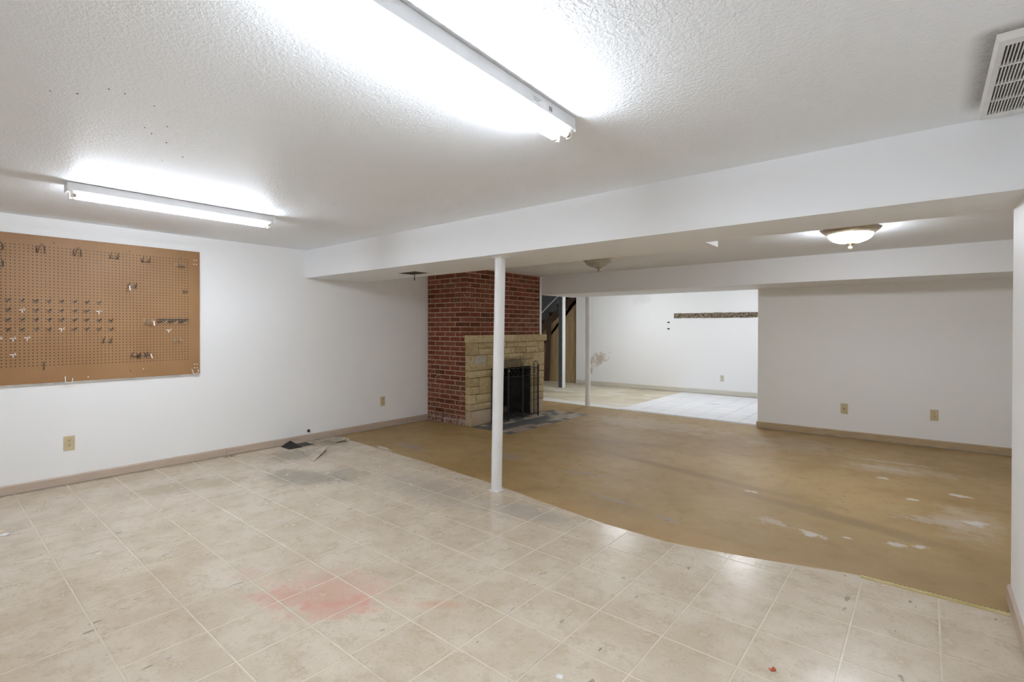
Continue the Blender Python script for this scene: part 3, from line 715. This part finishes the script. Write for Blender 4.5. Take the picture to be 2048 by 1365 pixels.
# ------------------------------------------------------------------ pegboard and its hooks
pg = thing('pegboard', 'large brown pegboard panel fixed to the white wall', 'pegboard', (0, 0, 0))
PY0, PY1, PZ0, PZ1, PX = -.63, 1.803, .872, 2.069, .026
B(.020, PX, PY0, PY1, PZ0, PZ1).obj('panel', 'pegboard', pg)
for r in ((PY0, PY1-.004, PZ0-.012, PZ0+.075), (PY0, PY1-.004, PZ1-.075, PZ1-.004)): B(.0005, .020, *r).obj('batten', 'furring', pg)
for r in ((PY1-.08, PY1-.004), (PY0, PY0+.05)): B(.0005, .020, *r, PZ0+.076, PZ1-.076).obj('batten', 'furring', pg)
for y, z, m in [(.735, 2.020, 'slot'), (1.243, 2.010, 'slot'), (1.640, 1.99, 'slot'), (1.245, .935, 'slot'), (.95, .90, 'peg_white'), (1.34, .945, 'peg_white'),
                (1.752, 1.985, 'peg_white'), (1.774, 1.985, 'peg_white'), (1.752, 1.945, 'peg_white'), (1.774, 1.945, 'peg_white'), (1.755, .965, 'peg_white'), (1.777, .965, 'peg_white'), (1.755, .93, 'peg_white'), (1.777, .93, 'peg_white')]:
    MB().tube([(PX, y, z), (PX+.0015, y, z)], .0045, 8).obj('screw', m, pg)
HG = 'hooks on the pegboard'
WR = .0022
def protos():
    T = {}
    # small hook: cross plate, stem and up-curled prong
    def small(mat):
        return [('back_plate', MB().box(0, .004, -.018, .018, -.003, .003).box(0, .004, -.0028, .0028, -.024, -.003).mesh('back_plate', mat)),
                ('prong', MB().tube([(.002, 0, 0), (.016, .003, -.003), (.030, .006, .002), (.042, .008, .014)], WR*1.1, 6).mesh('prong', mat, 0, True))]
    T['small'] = small('steel_dark'); T['white'] = small('peg_white')
    def pair(mat, wd=.026, out=.055, up=.05):
        r = []
        for s in (-1, 1):
            r.append(('prong', MB().tube([(0, s*wd, .018), (.004, s*wd, -.012), (.018, s*wd, -.018), (.035, s*wd, -.006), (out, s*wd, up-.018)], WR, 6).mesh('prong', mat, 0, True)))
        r.append(('cross_wire', MB().tube([(.004, -wd, -.010), (.004, wd, -.010)], WR, 6).mesh('cross_wire', mat, 0, True)))
        return r
    T['pair'] = pair('steel_dark'); T['pair_small'] = pair('steel_dark', .013, .030, .024)
    T['bracket'] = [('arm', MB().tube([(0, s*.030, .02), (.004, s*.030, -.012), (.050, s*.030, -.016), (.060, s*.030, .012)], WR, 6).mesh('arm', 'steel_zinc', 0, True)) for s in (-1, 1)] + \
                   [('cross_wire', MB().tube([(.050, -.030, -.016), (.050, .030, -.016)], WR, 6).mesh('cross_wire', 'steel_dark', 0, True))]
    T['loop'] = [('wire_loop', MB().tube([(0, -.026, .03), (.006, -.024, -.015), (.03, -.020, -.022), (.055, -.012, .03), (.058, .0, .052), (.055, .012, .03), (.03, .020, -.022), (.006, .024, -.015), (0, .026, .03)], WR*1.1, 6).mesh('wire_loop', 'steel_dark', 0, True))]
    T['pin'] = [('pin', MB().tube([(.004, 0, .035), (.004, 0, -.02), (.014, 0, -.028)], WR*1.4, 6).mesh('pin', 'steel_dark', 0, True))]
    T['utool'] = [('wire', MB().tube([(0, -.022, .03), (.010, -.022, .03), (.012, -.020, -.018), (.016, .018, -.022), (.030, .022, .008), (.03, .022, .016)], WR*1.7, 6).mesh('wire', 'peg_white', 0, True))]
    return T
TP = protos()
def hook(kind, y, z, label, rotx=0, extra=None):
    t = thing('pegboard_hook', label, 'hook', (PX, y, z), (rotx, 0, 0), HG)
    for nm, me in TP[kind]: put(nm, me, t)
    if extra:
        MB().tube([(.052, extra, .0), (.050, extra+.006, -.042)], .0055, 6).obj('white_tip', 'peg_white', t)
    return t
ORD = ['first', 'second', 'third', 'fourth', 'fifth', 'sixth', 'seventh', 'eighth', 'ninth']
cols = [.478, .558, .638, .715, .793, .873, .951, 1.035, 1.116]
rows = [(1.541, 8, 'top'), (1.465, 8, 'second'), (1.389, 9, 'third'), (1.312, 9, 'bottom')]
whites = {(1, 1), (1, 7), (3, 4)}
for ri, (z, n, rn) in enumerate(rows):
    for ci in range(n):
        k = 'white' if (ri, ci) in whites else 'small'
        hook(k, cols[ci]-.012, z, f"{'small white' if k == 'white' else 'small dark'} hook, {ORD[ci]} from the left in the {rn} row of the hook block", random.uniform(-.12, .12))
for k, (y, z) in enumerate([(.418, 1.238), (.494, 1.238), (.574, 1.242)]):
    hook('white', y, z, f"white T-shaped hook, {ORD[k]} from the left in the short row under the hook block")
hook('white', .494, 1.110, 'single white T-shaped hook hanging lowest at the left of the pegboard')
hook('loop', .416, 1.945, 'wire loop hook at the left picture edge, upper of two')
hook('loop', .418, 1.815, 'wire loop hook at the left picture edge, lower of two')
for k, (y, z) in enumerate([(.655, 1.948), (.882, 1.946), (1.125, 1.946), (1.358, 1.936)]):
    hook('loop' if k < 2 else 'pair', y, z, f"twin-prong wire hook, {ORD[k]} from the left along the top of the pegboard")
hook('bracket', 1.630, 1.925, 'flat wire bracket at the top right of the pegboard')
hook('pair', 1.255, 1.698, 'twin-prong hook with a white tip in the upper right of the pegboard', 0, -.028)
hook('pair_small', 1.672, 1.674, 'small dark twin hook near the right edge of the pegboard')
hook('bracket', 1.378, 1.385, 'wire bracket with a white tip left of the tool rail', 0, .030)
hook('white', 1.540, 1.300, 'tiny white hook below the tool rail')
hook('bracket', 1.608, 1.205, 'plain wire bracket at the lower right under the tool rail')
hook('pair', 1.076, 1.208, 'lone slanting twin-prong hook right under the hook block')
for k in range(4):
    hook('pair_small' if k % 2 else 'pair', 1.275+.030*k, 1.072+.008*(k % 2), f"dark hook, {ORD[k]} from the left in the tangled lower cluster of hooks", .1*(k-1.5), .02 if k == 3 else None)
hook('pin', .672, 1.012, 'single upright dark pin near the bottom of the pegboard')
hook('utool', .822, .884, 'bent bright steel hook on the bottom edge of the pegboard, left of centre')
hook('utool', 1.760, .893, 'bent bright steel hook at the bottom right corner of the pegboard', .25)
rl = thing('tool_rail', 'dark wire tool rail with six loops at the right of the pegboard', 'tool rail', (PX, 1.575, 1.392), (0, 0, 0), None)
MB().tube([(.008, -.127, .012), (.008, .127, .012)], .004, 6).tube([(.010, -.127, -.006), (.010, .127, -.006)], .003, 6).obj('rail_wire', 'steel_dark', rl)
for k in range(6):
    y = -.108 + .043*k
    MB().tube([(.010+.022*math.sin(q), y+.014*math.cos(q), -.014+.012*math.sin(q*2)) for q in [math.pi*j/6 for j in range(7)]], .003, 6).obj('loop', 'steel_zinc' if k % 2 else 'steel_dark', rl)

# ------------------------------------------------------------------ loose things on the floor
yl = thing('edge_strip', 'thin brass-yellow edge strip with dark nail marks lying at the cut vinyl edge', 'strip', (5.563, 3.238, .003), (0, 0, .014))
MB().prism([(-.017, 0), (.017, 0), (.017, .002), (.004, .006), (-.010, .006), (-.017, .002)], 0, -.285, .285).obj('bar', 'strip', yl)
for k in range(30):
    if k not in (5, 6, 11): MB().tube([(-.272+.0188*k, .011, .0030), (-.272+.0188*k, .011, .0052)], .0023, 6).obj('nail_mark', 'slot', yl)
def scrap(name, label, mat, x, y, pts, rot=0, z=.0032):
    mb = MB(); n = len(pts)
    mb.v = [(px, py, .0006+pz) for px, py, pz in pts] + [(px, py, pz) for px, py, pz in pts]
    mb.f = [tuple(range(n)), tuple(range(2*n-1, n-1, -1))] + [(k, n+k, n+(k+1) % n, (k+1) % n) for k in range(n)]
    o = mb.obj(name, mat, None, loc=(x, y, z)); o.rotation_euler[2] = rot; return tag(o, label, 'paper scrap')
scrap('paper_scrap', 'small white paper scrap on the vinyl at the left picture edge', 'scrap_white', 1.035, .362, [(-.025, -.02, 0), (.03, -.018, .002), (.028, .02, .006), (-.022, .018, .001)], .5)
scrap('paper_scrap', 'crumpled rust-red paper scrap on the vinyl near the bottom right', 'scrap_red', 5.089, 2.127, [(-.013, -.008, 0), (.004, -.011, .004), (.014, -.002, .001), (.010, .009, .005), (-.004, .005, .001), (-.012, .010, .003)], .9)
scrap('paper_scrap', 'tiny white paper scrap on the vinyl at the bottom picture edge', 'scrap_white', 4.478, 1.563, [(-.012, -.009, 0), (.012, -.010, .001), (.013, .008, .003), (-.011, .010, .001)], .3)
